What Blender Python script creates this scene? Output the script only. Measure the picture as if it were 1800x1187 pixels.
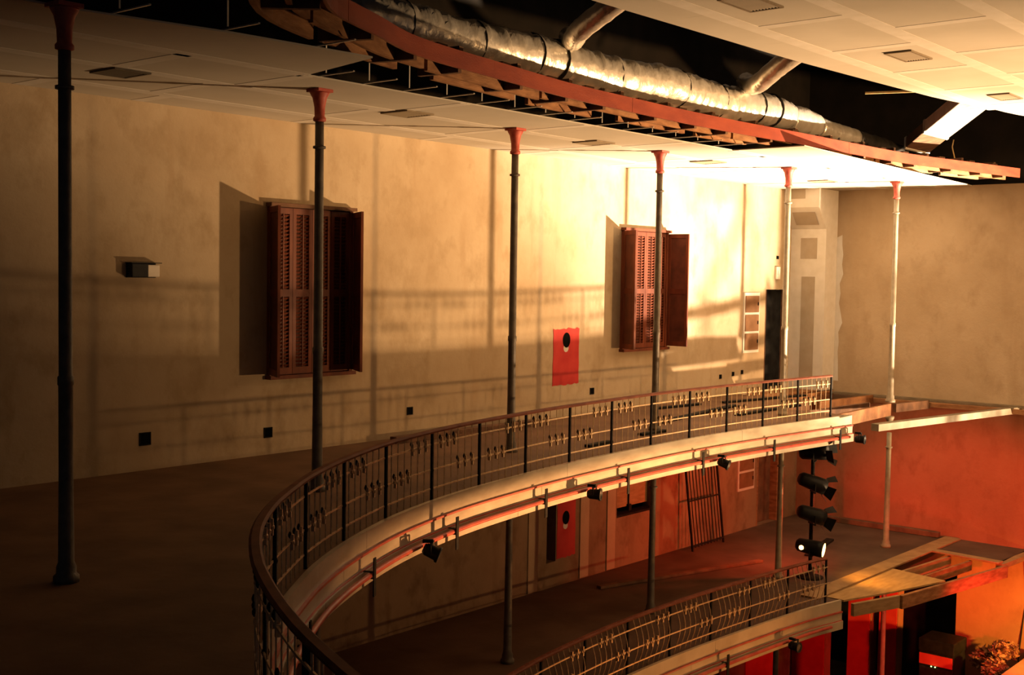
import bpy, math, random
from mathutils import Vector, Matrix
random.seed(7)
scn = bpy.context.scene
for o in list(bpy.data.objects): bpy.data.objects.remove(o, do_unlink=True)
COL = scn.collection

# ------------------------------------------------------------------ camera
FPX, PSI, TH, RO = 2121.146, 0.70223, -0.0508, 0.01547      # focal length in pixels (1800 wide), yaw, pitch, roll
ZC = 2.458                                                   # eye height over the upper balcony floor (z = 0)
W, D, H = 12.963, 25.669, 4.5                                # left wall plane y, far wall plane x, upper ceiling z
LOW, GRD = -3.0, -6.9                                        # lower balcony floor, ground floor
fw = Vector((math.cos(TH)*math.cos(PSI), math.cos(TH)*math.sin(PSI), math.sin(TH)))
r0 = Vector((math.sin(PSI), -math.cos(PSI), 0)); u0 = r0.cross(fw)
rt = r0*math.cos(RO) + u0*math.sin(RO); up = u0*math.cos(RO) - r0*math.sin(RO)
cam_d = bpy.data.cameras.new('camera'); cam = bpy.data.objects.new('camera', cam_d); COL.objects.link(cam)
cam_d.sensor_width = 36; cam_d.sensor_fit = 'HORIZONTAL'; cam_d.lens = FPX/1800*36; cam_d.clip_start = 0.05; cam_d.clip_end = 200
cam.matrix_world = Matrix(((rt.x, up.x, -fw.x, 0), (rt.y, up.y, -fw.y, 0), (rt.z, up.z, -fw.z, ZC), (0, 0, 0, 1)))
scn.camera = cam

# ------------------------------------------------------------------ world, lights, exposure
wd = bpy.data.worlds.new('ambient_fill'); scn.world = wd; wd.use_nodes = True
wd.node_tree.nodes['Background'].inputs[0].default_value = (0.62, 0.80, 1.0, 1)
wd.node_tree.nodes['Background'].inputs[1].default_value = 0.030  # dim blue fill added to lift the darkest areas
vs = scn.view_settings
vs.view_transform = 'Standard'; vs.look = 'None'; vs.exposure = 0.0; vs.gamma = 1.0; vs.use_curve_mapping = False

def spot(name, loc, aim, power, color, half, blend, radius):
    d = bpy.data.lights.new(name, 'SPOT'); d.energy = power; d.color = color
    d.spot_size = math.radians(2*half); d.spot_blend = blend; d.shadow_soft_size = radius
    o = bpy.data.objects.new(name, d); COL.objects.link(o); o.location = loc
    o.rotation_euler = (Vector(aim)-Vector(loc)).to_track_quat('-Z', 'Y').to_euler(); return o
KEY = (28.3, -5.5, -6.3); FILL = (19.5, -11.0, .58); REDL = (17.0, 3.0, -2.2); AMB = (22.3, 3.6, -3.9); ORG = (26.0, -4.0, -6.2); AFR = (18.9, 4.3, -5.4)
WARM = (1.0, 0.61, 0.30)
def axis_point(p, az, el, d=15.0):   # a point seen from p at an azimuth (from -X towards +Y) and elevation
    az, el = math.radians(az), math.radians(el); return (p[0]-d*math.cos(el)*math.cos(az), p[1]+d*math.cos(el)*math.sin(az), p[2]+d*math.sin(el))
KAIM = axis_point(KEY, 60, 40); FAIM = (19.5, 12.0, 1.2); RAIM = (25.6, 8.9, -2.6); AAIM = (25.6, 8.0, -5.0); OAIM = (13.0, 9.6, -0.35); FRAIM = (15.5, 9.2, -3.3); GAIM = (25.6, 11.3, -5.2)
GRED = (20.8, 5.2, -3.6)
spot('stage_flood_light', KEY, KAIM, 67000, WARM, 31.5, 1.0, 0.35)
spot('stage_flood_core', KEY, axis_point(KEY, 66, 32), 145000, (1.0, 0.82, 0.60), 14.5, 1.0, 0.3)
spot('side_flood_light', FILL, FAIM, 15000, (1.0, 0.55, 0.22), 30, 1.0, 0.3)
spot('red_stage_light', REDL, RAIM, 4300, (1.0, 0.04, 0.016), 14, 0.7, 0.1)
spot('amber_stage_light', AMB, AAIM, 3400, (1.0, 0.48, 0.06), 24, 0.9, 0.1)
spot('orange_stage_light', ORG, OAIM, 56000, (1.0, 0.45, 0.16), 15, 1.0, 0.008)
spot('amber_front_light', AFR, FRAIM, 800, (1.0, 0.36, 0.09), 30, 1.0, 0.1)
spot('red_ground_light', GRED, GAIM, 1500, (1.0, 0.06, 0.03), 30, 1.0, 0.1)

# ------------------------------------------------------------------ helpers
class MB:
    def __init__(s): s.v = []; s.f = []
    def add(s, vs_, fs):
        n = len(s.v); s.v += [tuple(p) for p in vs_]; s.f += [tuple(i+n for i in f) for f in fs]; return s
    def box(s, x0, x1, y0, y1, z0, z1):
        v = [(x, y, z) for z in (z0, z1) for y in (y0, y1) for x in (x0, x1)]
        return s.add(v, [(0,2,3,1),(4,5,7,6),(0,1,5,4),(2,6,7,3),(0,4,6,2),(1,3,7,5)])
    def obox(s, a, b, w, h, upv=(0,0,1)):
        """bar from a to b, width w sideways, height h along upv"""
        a, b = Vector(a), Vector(b); t = (b-a).normalized(); sd = t.cross(Vector(upv))
        if sd.length < 1e-5: sd = t.cross(Vector((1,0,0)))
        sd.normalize(); u = sd.cross(t)
        v = []
        for p in (a, b):
            for i, j in ((-1,-1),(1,-1),(1,1),(-1,1)): v.append(p+sd*(i*w/2)+u*(j*h/2))
        return s.add(v, [(3,2,1,0),(4,5,6,7),(0,1,5,4),(1,2,6,5),(2,3,7,6),(3,0,4,7)])
    def lathe(s, prof, n=14, c=(0,0,0)):
        v = []; f = []
        for r, z in prof:
            for i in range(n):
                a = 2*math.pi*i/n; v.append((c[0]+r*math.cos(a), c[1]+r*math.sin(a), c[2]+z))
        m = len(prof)
        for k in range(m-1):
            for i in range(n):
                j = (i+1) % n; f.append((k*n+i, k*n+j, (k+1)*n+j, (k+1)*n+i))
        f.append(tuple(range(n-1, -1, -1))); f.append(tuple((m-1)*n+i for i in range(n)))
        return s.add(v, f)
    def tube(s, pts, rad, n=8, cap=True):
        pts = [Vector(p) for p in pts]; rads = rad if isinstance(rad, (list, tuple)) else [rad]*len(pts)
        v = []; f = []; pu = None
        for k, p in enumerate(pts):
            t = (pts[min(k+1, len(pts)-1)]-pts[max(k-1, 0)]).normalized()
            ref = pu if pu is not None else (Vector((0,0,1)) if abs(t.z) < .9 else Vector((1,0,0)))
            sd = t.cross(ref).normalized(); u = sd.cross(t).normalized(); pu = u
            for i in range(n):
                a = 2*math.pi*i/n; v.append(p+(sd*math.cos(a)+u*math.sin(a))*rads[k])
        for k in range(len(pts)-1):
            for i in range(n):
                j = (i+1) % n; f.append((k*n+i, k*n+j, (k+1)*n+j, (k+1)*n+i))
        if cap: f.append(tuple(range(n-1, -1, -1))); f.append(tuple((len(pts)-1)*n+i for i in range(n)))
        return s.add(v, f)
    def prism(s, poly, z0, z1):
        n = len(poly); v = [(x, y, z0) for x, y in poly]+[(x, y, z1) for x, y in poly]
        f = [tuple(range(n-1, -1, -1)), tuple(range(n, 2*n))]+[(i, (i+1) % n, n+(i+1) % n, n+i) for i in range(n)]
        return s.add(v, f)
    def mesh(s, name, mat, smooth=False):
        me = bpy.data.meshes.new(name); me.from_pydata(s.v, [], s.f); me.update()
        if mat: me.materials.append(mat)
        if smooth:
            me.polygons.foreach_set('use_smooth', [len(p.vertices) == 4 for p in me.polygons])
        return me
    def build(s, name, mat, parent=None, smooth=False, bevel=0):
        o = bpy.data.objects.new(name, s.mesh(name, mat, smooth)); COL.objects.link(o)
        if parent: o.parent = parent
        if bevel:
            m = o.modifiers.new('bevel', 'BEVEL'); m.width = bevel; m.segments = 2; m.limit_method = 'ANGLE'
        return o
def tag(o, label=None, cat=None, group=None, kind=None):
    if label: o['label'] = label
    if cat: o['category'] = cat
    if group: o['group'] = group
    if kind: o['kind'] = kind
    return o
def empty(name, loc=(0,0,0), rz=0):
    o = bpy.data.objects.new(name, None); COL.objects.link(o); o.location = loc; o.rotation_euler = (0,0,rz); o.empty_display_size = .1; return o
def inst(name, me, parent=None, loc=(0,0,0), rz=0, rot=None, scale=None):
    o = bpy.data.objects.new(name, me); COL.objects.link(o)
    if parent: o.parent = parent
    o.location = loc; o.rotation_euler = rot if rot else (0,0,rz)
    if scale: o.scale = scale
    return o
def copy_tree(o, parent=None):
    c = o.copy(); COL.objects.link(c); c.parent = parent
    for ch in list(o.children): copy_tree(ch, c)
    return c
def catmull(pts, step=0.05):
    P = [Vector(p) for p in pts]; P = [P[0]*2-P[1]]+P+[P[-1]*2-P[-2]]; out = []
    for i in range(1, len(P)-2):
        for k in range(24):
            t = k/24; a, b, c, d = P[i-1], P[i], P[i+1], P[i+2]
            out.append(.5*((2*b)+(c-a)*t+(2*a-5*b+4*c-d)*t*t+(3*b-a-3*c+d)*t**3))
    out.append(P[-2]); return out
class Curve:
    """plan curve with arc length; the normal points to the open middle of the hall"""
    def __init__(s, pts):
        s.p = catmull([Vector(q) for q in pts]); s.s = [0.0]
        for a, b in zip(s.p, s.p[1:]): s.s.append(s.s[-1]+(b-a).length)
        s.L = s.s[-1]
    def at(s, d):
        d = max(0, min(s.L, d)); lo, hi = 0, len(s.s)-1
        while hi-lo > 1:
            m = (lo+hi)//2
            if s.s[m] <= d: lo = m
            else: hi = m
        k = (d-s.s[lo])/max(1e-9, s.s[hi]-s.s[lo]); p = s.p[lo].lerp(s.p[hi], k)
        a = s.p[max(0, lo-3)]; b = s.p[min(len(s.p)-1, hi+3)]; t = (b-a).normalized()
        return p, t, Vector((-t.y, t.x))
    def off(s, d, o, z):
        p, t, n = s.at(d); q = p+n*o; return (q.x, q.y, z)
    def sweep(s, mb, d0, d1, o0, o1, z0, z1, step=.3):
        n = max(1, int(math.ceil((d1-d0)/step))); v = []; f = []
        for k in range(n+1):
            d = d0+(d1-d0)*k/n
            v += [s.off(d, o0, z0), s.off(d, o1, z0), s.off(d, o1, z1), s.off(d, o0, z1)]
        for k in range(n):
            b = 4*k
            for i in range(4):
                j = (i+1) % 4; f.append((b+i, b+j, b+4+j, b+4+i))
        f.append((3,2,1,0)); f.append((4*n, 4*n+1, 4*n+2, 4*n+3)); return mb.add(v, f)

# ------------------------------------------------------------------ materials (all procedural)
def mat(name, c1, c2=None, scale=3.0, rough=.7, metal=0.0, bump=0.0, bscale=30.0, stretch=(1,1,1), emit=None, estr=0, detail=6, lo=.35, hi=.65, spec=.3):
    m = bpy.data.materials.new(name); m.use_nodes = True; nt = m.node_tree; b = nt.nodes['Principled BSDF']
    b.inputs['Roughness'].default_value = rough; b.inputs['Metallic'].default_value = metal; b.inputs['Specular IOR Level'].default_value = spec
    tc = nt.nodes.new('ShaderNodeTexCoord'); mp = nt.nodes.new('ShaderNodeMapping'); mp.inputs['Scale'].default_value = stretch
    nt.links.new(tc.outputs['Object'], mp.inputs['Vector'])
    if c2:
        nz = nt.nodes.new('ShaderNodeTexNoise'); nz.inputs['Scale'].default_value = scale; nz.inputs['Detail'].default_value = detail
        rp = nt.nodes.new('ShaderNodeValToRGB'); rp.color_ramp.elements[0].position = lo; rp.color_ramp.elements[1].position = hi
        rp.color_ramp.elements[0].color = (*c1, 1); rp.color_ramp.elements[1].color = (*c2, 1)
        nt.links.new(mp.outputs[0], nz.inputs['Vector']); nt.links.new(nz.outputs['Fac'], rp.inputs['Fac']); nt.links.new(rp.outputs[0], b.inputs['Base Color'])
    else: b.inputs['Base Color'].default_value = (*c1, 1)
    if bump:
        n2 = nt.nodes.new('ShaderNodeTexNoise'); n2.inputs['Scale'].default_value = bscale; n2.inputs['Detail'].default_value = 4
        bp = nt.nodes.new('ShaderNodeBump'); bp.inputs['Strength'].default_value = bump; bp.inputs['Distance'].default_value = .02
        nt.links.new(mp.outputs[0], n2.inputs['Vector']); nt.links.new(n2.outputs['Fac'], bp.inputs['Height']); nt.links.new(bp.outputs[0], b.inputs['Normal'])
    if emit:
        b.inputs['Emission Color'].default_value = (*emit, 1); b.inputs['Emission Strength'].default_value = estr
    return m
def plaster(name, cols, drip=True):
    """cement skim: large cloudy patches, fine mottling, faint vertical trowel runs"""
    m = bpy.data.materials.new(name); m.use_nodes = True; nt = m.node_tree; b = nt.nodes['Principled BSDF']
    b.inputs['Roughness'].default_value = .85; b.inputs['Specular IOR Level'].default_value = .15
    tc = nt.nodes.new('ShaderNodeTexCoord')
    def noise(sc, st, det):
        mp = nt.nodes.new('ShaderNodeMapping'); mp.inputs['Scale'].default_value = st
        n = nt.nodes.new('ShaderNodeTexNoise'); n.inputs['Scale'].default_value = sc; n.inputs['Detail'].default_value = det; n.inputs['Roughness'].default_value = .62
        nt.links.new(tc.outputs['Object'], mp.inputs[0]); nt.links.new(mp.outputs[0], n.inputs['Vector']); return n.outputs['Fac']
    def mix(f, a, bb, typ='MIX'):
        x = nt.nodes.new('ShaderNodeMix'); x.data_type = 'RGBA'; x.blend_type = typ
        for sock, val in ((x.inputs['Factor'], f), (x.inputs['A'], a), (x.inputs['B'], bb)):
            if hasattr(val, 'is_output'): nt.links.new(val, sock)
            elif isinstance(val, tuple): sock.default_value = (*val, 1)
            else: sock.default_value = val
        return x.outputs['Result']
    def ramp(f, lo, hi):
        r = nt.nodes.new('ShaderNodeMapRange'); r.inputs[1].default_value = lo; r.inputs[2].default_value = hi; nt.links.new(f, r.inputs[0]); return r.outputs[0]
    c = mix(ramp(noise(.55, (1,1,1), 5), .35, .68), cols[0], cols[1])
    c = mix(ramp(noise(2.6, (1,1,.7), 6), .50, .78), c, cols[2])
    if drip: c = mix(ramp(noise(1.2, (1.6,1.6,.22), 5), .56, .80), c, cols[3])
    nt.links.new(c, b.inputs['Base Color'])
    bp = nt.nodes.new('ShaderNodeBump'); bp.inputs['Strength'].default_value = .25; bp.inputs['Distance'].default_value = .02
    nt.links.new(noise(14, (1,1,1), 5), bp.inputs['Height']); nt.links.new(bp.outputs[0], b.inputs['Normal'])
    return m
M = {}
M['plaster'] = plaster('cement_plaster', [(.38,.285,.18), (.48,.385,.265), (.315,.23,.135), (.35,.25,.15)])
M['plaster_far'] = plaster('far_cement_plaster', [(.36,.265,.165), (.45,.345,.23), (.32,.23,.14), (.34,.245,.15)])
M['plaster_low'] = plaster('stained_shaded_plaster', [(.20,.125,.07), (.28,.19,.115), (.12,.07,.04), (.17,.10,.055)])  # stains, plus a darker base standing in for shade below the balcony
M['plaster_end'] = plaster('red_tinted_end_plaster', [(.29,.115,.06), (.37,.155,.085), (.235,.09,.045), (.27,.10,.052)])  # red stage light partly put into the wall colour
M['drywall'] = mat('drywall_board', (.46,.42,.35), (.50,.46,.39), 1.2, .9, spec=.1)
M['tape'] = mat('joint_compound', (.55,.51,.44), (.60,.56,.50), 5, .9, spec=.1)
M['dry_patch'] = mat('bare_grey_board', (.33,.27,.195), (.38,.32,.245), 3, .9, spec=.1)
M['iron'] = mat('shaded_painted_iron', (.09,.075,.06), (.14,.115,.088), 9, .5, bump=.15, bscale=60)  # column paint darkened for the unlit side of the left columns
M['iron_cream'] = mat('cream_painted_iron', (.25,.205,.14), (.33,.27,.19), 8, .45, bump=.15, bscale=60)
M['capital_red'] = mat('red_painted_iron', (.34,.055,.04), (.45,.10,.07), 12, .55)
M['rail_wood'] = mat('red_brown_handrail_wood', (.12,.032,.016), (.19,.058,.03), 5, .65, spec=.12, stretch=(1,1,4))
M['black_iron'] = mat('black_wrought_iron', (.010,.009,.008), (.022,.019,.016), 15, .75, spec=.08)
M['brass_iron'] = mat('worn_bronze_iron', (.42,.27,.14), (.60,.44,.27), 20, .42, metal=.35)
M['white_board'] = mat('glossy_cream_painted_board', (.31,.26,.18), (.43,.375,.28), 2.2, .30, bump=.10, bscale=14, stretch=(1,1,3), spec=.6, detail=9)
M['white_board_low'] = mat('satin_cream_painted_board', (.40,.31,.19), (.50,.41,.27), 2.2, .45, spec=.4)
M['red_bead'] = mat('red_painted_bead', (.36,.05,.035), (.48,.09,.05), 6, .4)
M['red_rim'] = mat('red_oxide_timber', (.20,.028,.012), (.27,.046,.018), 2.5, .55, bump=.15, stretch=(1,1,3))
M['lumber'] = mat('raw_lumber', (.20,.085,.032), (.34,.165,.07), 4, .75, bump=.3, bscale=20, stretch=(1,1,4))
M['lumber_pale'] = mat('pale_lumber', (.25,.15,.066), (.34,.215,.10), 4, .75, bump=.3, bscale=20, stretch=(1,1,4))
M['lumber_dark'] = mat('old_dark_lumber', (.09,.045,.025), (.17,.085,.045), 4, .8, bump=.3, bscale=20)
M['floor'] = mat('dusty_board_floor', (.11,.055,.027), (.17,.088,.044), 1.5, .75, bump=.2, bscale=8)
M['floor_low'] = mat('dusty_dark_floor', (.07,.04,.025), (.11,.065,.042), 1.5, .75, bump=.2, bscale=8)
M['plywood'] = mat('plywood_deck', (.34,.20,.07), (.45,.28,.11), 3, .6, stretch=(1,4,1))
M['steel'] = mat('galvanised_steel', (.55,.52,.46), (.70,.67,.60), 8, .4, metal=.6)
M['foil'] = mat('foil_duct_wrap', (.70,.64,.54), (.86,.81,.72), 6, .32, metal=.6, bump=.9, bscale=8, stretch=(1,1,.6))
M['black_plastic'] = mat('black_plastic_wrap', (.012,.012,.012), (.03,.026,.022), 6, .35, bump=.6, bscale=8)
M['shutter'] = mat('mahogany_shutter', (.085,.019,.008), (.16,.038,.014), 5, .55, bump=.15, stretch=(1,1,.3))
M['shutter_dark'] = mat('dark_shutter_panel', (.07,.022,.012), (.12,.035,.018), 5, .5)
M['red_paint'] = mat('red_paint_and_light', (.42,.022,.022), (.52,.04,.035), 3, .6)
M['hole'] = mat('unlit_hole_black', (.006,.006,.006), rough=1, spec=0)
M['black_cloth'] = mat('black_drape', (.010,.010,.011), (.02,.02,.02), 4, .95, spec=.05)
M['brown_metal'] = mat('brown_enamel_panel', (.17,.085,.04), (.23,.12,.06), 5, .5)
M['grille'] = mat('dusty_vent_grille', (.16,.125,.08), (.20,.155,.10), 5, .6)
M['vent_dark'] = mat('vent_slat_grey', (.07,.055,.038), (.10,.08,.055), 5, .6)
M['can'] = mat('black_lamp_housing', (.006,.006,.006), (.012,.012,.012), 9, .5, spec=.15)
M['plank_grey'] = mat('dusty_grey_plank', (.15,.115,.07), (.20,.155,.10), 4, .8, bump=.2)
M['joist'] = mat('orange_stained_joist', (.13,.05,.016), (.22,.095,.032), 4, .7, bump=.3)
M['lens_dark'] = mat('dark_lamp_lens', (.05,.045,.04), rough=.08, spec=.8)
M['lens_lit'] = mat('lit_lamp_lens', (1,.8,.5), emit=(1.0,.50,.16), estr=7)
M['led'] = mat('green_indicator', (.3,.9,.2), emit=(.55,1.0,.25), estr=5)
M['plastic'] = mat('pale_plastic', (.62,.55,.45), (.70,.63,.53), 6, .35)
M['roof'] = mat('unlit_roof_boards', (.016,.014,.012), (.028,.022,.018), 2, .9)  # near black stands in for the unlit void over the ceilings
M['leaf'] = mat('dry_leaves', (.16,.07,.035), (.36,.17,.08), 8, .6)
M['wire'] = mat('yellowed_cable', (.60,.40,.16), (.72,.52,.25), 9, .6)
M['orange_stage'] = mat('painted_stage_platform', (.46,.20,.09), (.56,.28,.13), 2, .6)

# ------------------------------------------------------------------ setting: walls
def holed_wall(name, axis, c0, c1, u0_, u1_, z0, z1, holes, m, label):
    us = sorted({u0_, u1_, *[h[0] for h in holes], *[h[1] for h in holes]}); zs = sorted({z0, z1, *[h[2] for h in holes], *[h[3] for h in holes]})
    mb = MB()
    for a, b in zip(us, us[1:]):
        for p, q in zip(zs, zs[1:]):
            cu, cz = (a+b)/2, (p+q)/2
            if any(h[0] < cu < h[1] and h[2] < cz < h[3] for h in holes): continue
            if axis == 'y': mb.box(a, b, c0, c1, p, q)
            else: mb.box(c0, c1, a, b, p, q)
    return tag(mb.build(name, m), label, 'wall', kind='structure')
DOOR = (23.97, 25.02, 0.0, 2.25); LDOOR = (23.80, 24.75, LOW, -0.95); LWIN = (18.44, 19.75, -2.05, -0.75)
wall_left = holed_wall('wall_left', 'y', W, W+.3, -5, D+.3, -.28, H+.03, [DOOR], M['plaster'], 'long cement plastered wall with shuttered windows')
holed_wall('wall_lower', 'y', W, W+.3, -5, D+.3, GRD, -.28, [LDOOR, LWIN, (16.34,16.60,-2.55,-1.30), (25.0,25.55,GRD,-3.5), (21.95,22.35,GRD,-4.9)], M['plaster_low'], 'stained brown wall of the lower balcony, colour darkened for shade')
wall_far = holed_wall('wall_far', 'x', D, D+.3, 7.35, W+.3, -.22, H+.02, [], M['plaster_far'], 'bare plastered end wall at right above the balcony')
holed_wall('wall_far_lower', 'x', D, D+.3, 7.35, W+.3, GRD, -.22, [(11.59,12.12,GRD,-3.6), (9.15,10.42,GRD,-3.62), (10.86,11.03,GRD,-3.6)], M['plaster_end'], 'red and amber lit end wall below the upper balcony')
tag(MB().box(-5, D+.6, W+.05, W+.3, H+.03, 7.6).build('wall_attic', M['roof']), 'attic wall above the balcony ceiling, coloured dark as unlit', 'wall', kind='structure')
tag(MB().box(D+.25, D+.55, -9, W+.3, H+.021, 7.6).build('wall_gable', M['roof']), 'gable wall above the plastered end wall, coloured dark as unlit', 'wall', kind='structure')
tag(MB().box(-5, D+2.5, W+2.2, W+2.3, GRD, 3).build('wall_corridor', M['lumber_dark']), 'dark corridor wall seen through the door openings', 'wall', kind='structure')
tag(MB().box(D+2.0, D+2.1, 7.35, W+2.3, GRD, 3).build('wall_backstage', M['black_cloth']), 'black backstage wall behind the lower openings', 'wall', kind='structure')
tag(MB().box(36.0, 36.1, -14, 13, GRD, 7.6).build('wall_stage', M['black_cloth']), 'black drape at the back of the stage, out of view', 'wall', kind='structure')
# ------------------------------------------------------------------ horseshoe curves in plan
UP = Curve([(20.9,9.50),(19.1,9.67),(17.0,9.80),(14.87,9.80),(12.58,9.63),(11.18,9.43),(9.9,9.18),(8.62,8.78),(7.54,8.28),(6.69,7.78),(6.08,7.33),(5.58,6.92),(5.02,6.36),(4.52,5.72),(4.20,5.22),(3.92,4.72),(3.66,4.18),(3.36,3.4),(3.05,2.2),(2.9,.8),(2.9,-.8),(3.05,-2.2),(3.36,-3.4),(3.9,-4.7)])
LO = Curve([(19.25,8.84),(18.1,9.04),(15.69,9.23),(13.78,9.27),(12.2,9.17),(10.9,8.98),(9.4,8.6),(7.9,7.95),(6.6,7.1),(5.5,6.1),(4.6,4.9),(4.0,3.6)])
def curve_poly(c, d0, d1, off, step=.4):
    n = int((d1-d0)/step); return [c.off(d0+(d1-d0)*k/n, off, 0)[:2] for k in range(n+1)]
# floors
cp = curve_poly(UP, .0, UP.L, -.02)
fl = MB().prism(cp+[(-5,-5),(-5,W),(22.9,W),(22.9,11.3),(21.0,11.3)], -.28, 0.0).build('floor_upper', M['floor'])
tag(fl, 'dusty boarded floor of the upper balcony', 'floor', kind='structure')
cp = curve_poly(LO, 0, LO.L, -.02)
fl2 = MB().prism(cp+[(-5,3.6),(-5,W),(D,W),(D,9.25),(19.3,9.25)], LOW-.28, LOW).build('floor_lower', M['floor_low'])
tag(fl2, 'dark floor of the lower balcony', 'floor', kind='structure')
tag(MB().box(-5, 34, -13, W+2.3, GRD-.2, GRD).build('floor_ground', M['floor_low']), 'ground floor of the hall far below', 'floor', kind='structure')
opp = tag(empty('floor_opposite', (0,0,0)), 'opposite balcony, out of view, with board parapet added to cut the side flood', 'balcony', kind='structure')
MB().box(4, D, -13, -9.8, -.28, 0).build('slab', M['floor'], opp); MB().box(4, D, -9.86, -9.8, 0, .54).build('parapet', M['lumber_dark'], opp)  # parapet added, its height set to keep the side flood off the lower wall
tag(MB().box(14.0, 28.6, 1.9, 1.96, GRD, -3.95).build('light_cut_flat', M['black_cloth']), 'low black flat added out of view to cut the low stage light', 'stage flat')  # unseen blocker added to keep stage light off the lower balcony
# roof over the open ceiling void
rf = tag(MB().box(-5, D+1, -9, W+.3, 7.6, 7.7).build('ceiling_roof', M['roof']), 'roof boards above the open ceiling void, coloured dark as unlit', 'roof', kind='structure')
for i in range(11):
    inst('rafter', bpy.data.meshes.get('rafter_m') or MB().box(-.05, .05, -9, W, 7.38, 7.6).mesh('rafter_m', M['roof']), rf, (1.0+2.4*i, 0, 0))

# ------------------------------------------------------------------ ceilings: drywall sheets as pieces, joints taped
def sheet_ceiling(root, z, rows, m, clip=None, th=.016, tape=.17):
    """rows: (y0, y1, [x breaks])"""
    for y0, y1, xs in rows:
        for a, b in zip(xs, xs[1:]):
            MB().box(a+.002, b-.002, y0+.002, y1-.002, z, z+th).build('drywall_sheet', m, root)
def tape_line(root, a, b, w=.17):
    MB().obox(a, b, w, .004).build('joint_tape', M['tape'], root)
ceil_l = tag(empty('ceiling_balcony', (0,0,0)), 'drywall ceiling over the upper balcony with taped joints', 'ceiling', kind='structure')
xsA = [-3.0,-.56,1.88,4.32,6.76,8.24,10.68,13.12,15.56,18.0,20.44,22.88,D]
xsB = [-3.0,.66,3.10,5.54,7.98,10.42,12.86,15.30,17.74,20.18,22.62,D]
sheet_ceiling(ceil_l, H, [(11.02, 12.24, xsB), (12.24, W, xsA), (9.80, 11.02, xsA)], M['drywall'])
sheet_ceiling(ceil_l, H, [], M['drywall'])
# wide run on the left: extra row reaching to the hall, cut along the curve
MB().prism([(-3,9.80),(-3,9.05),(2.0,8.98),(5.1,8.87),(6.4,8.62),(7.93,8.49),(8.22,9.80)], H, H+.016).build('drywall_sheet', M['drywall'], ceil_l)
MB().prism([(16.92,9.80),(16.92,8.56),(19.0,8.71),(20.42,8.80),(20.42,9.80)], H, H+.016).build('drywall_sheet', M['drywall'], ceil_l)
MB().prism([(20.424,9.80),(20.424,8.80),(22.9,8.96),(25.4,9.10),(D,9.12),(D,9.80)], H, H+.016).build('drywall_sheet', M['drywall'], ceil_l)
zt = H-.0015
for y, x0, x1 in ((11.02,-3,D),(12.24,-3,D),(9.80,-3,8.2),(9.80,16.95,D)): tape_line(ceil_l, (x0,y,zt), (x1,y,zt), .2)
for x in xsA[1:-1]:
    tape_line(ceil_l, (x,9.82,zt), (x,10.92,zt)); tape_line(ceil_l, (x,12.34,zt), (x,W-.02,zt))
for x in xsB[1:-1]: tape_line(ceil_l, (x,11.12,zt), (x,12.14,zt))
# centre ceiling, higher, over the hall
ZM = 5.36; K = (ZM-ZC)/(4.5-ZC)
edge = [(0.0,7.62),(6.0,7.66),(10.4,7.68),(14.7,7.6),(17.0,7.46),(18.9,7.32),(21.6,6.9),(24.2,6.3),(D,5.9)]
ceil_m = tag(empty('ceiling_centre', (0,0,0)), 'high drywall ceiling over the open hall with taped joints', 'ceiling', kind='structure')
def edge_y(x):
    for (a, p), (b, q) in zip(edge, edge[1:]):
        if a <= x <= b: return p+(q-p)*(x-a)/(b-a)
    return edge[-1][1]
ym = [7.02, 5.80, 4.58, 3.36, 2.14, .92, -.3, -1.52, -2.74, -3.96]
def xrow(k): return [0.0]+[x for x in (2.1+(k % 2)*.95+1.9*i for i in range(20)) if .3 < x < D-.2]+[D]
r = xrow(0)
for a, b in zip(r, r[1:]):
    ea = [(a+.002, 7.02+.002), (b-.002, min(7.022, edge_y(b)) if edge_y(b) < 7.02 else 7.022)]
    n = 4; top = [(a+(b-a)*i/n, edge_y(a+(b-a)*i/n)) for i in range(n, -1, -1)]
    top = [(x, y) for x, y in top if y > 7.03]
    if len(top) > 1: MB().prism([(top[-1][0]+.002, 7.022), (top[0][0]-.002, 7.022)]+top, ZM, ZM+.016).build('drywall_sheet', M['drywall'], ceil_m)
for k in range(len(ym)-1):
    r = xrow(k+1)
    for a, b in zip(r, r[1:]):
        n = 4; pts = [(a+.002+(b-a-.004)*i/n,) for i in range(n, -1, -1)]
        top = [(x[0], min(ym[k]-.002, edge_y(x[0]))) for x in pts]; top = [(x, y) for x, y in top if y > ym[k+1]+.02]
        if len(top) > 1: MB().prism([(top[-1][0], ym[k+1]+.002), (top[0][0], ym[k+1]+.002)]+top, ZM, ZM+.016).build('drywall_sheet', M['drywall'], ceil_m)
        if b < D-.1 and ym[k] < edge_y(b)+.3: tape_line(ceil_m, (b, ym[k+1]+.1, ZM-.0015), (b, min(ym[k], edge_y(b))-.1, ZM-.0015))
for y in ym[:-1]:
    x1 = D
    while edge_y(x1) < y+.02 and x1 > 1: x1 -= .1
    tape_line(ceil_m, (0, y, ZM-.0015), (x1, y, ZM-.0015), .2)

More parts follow.
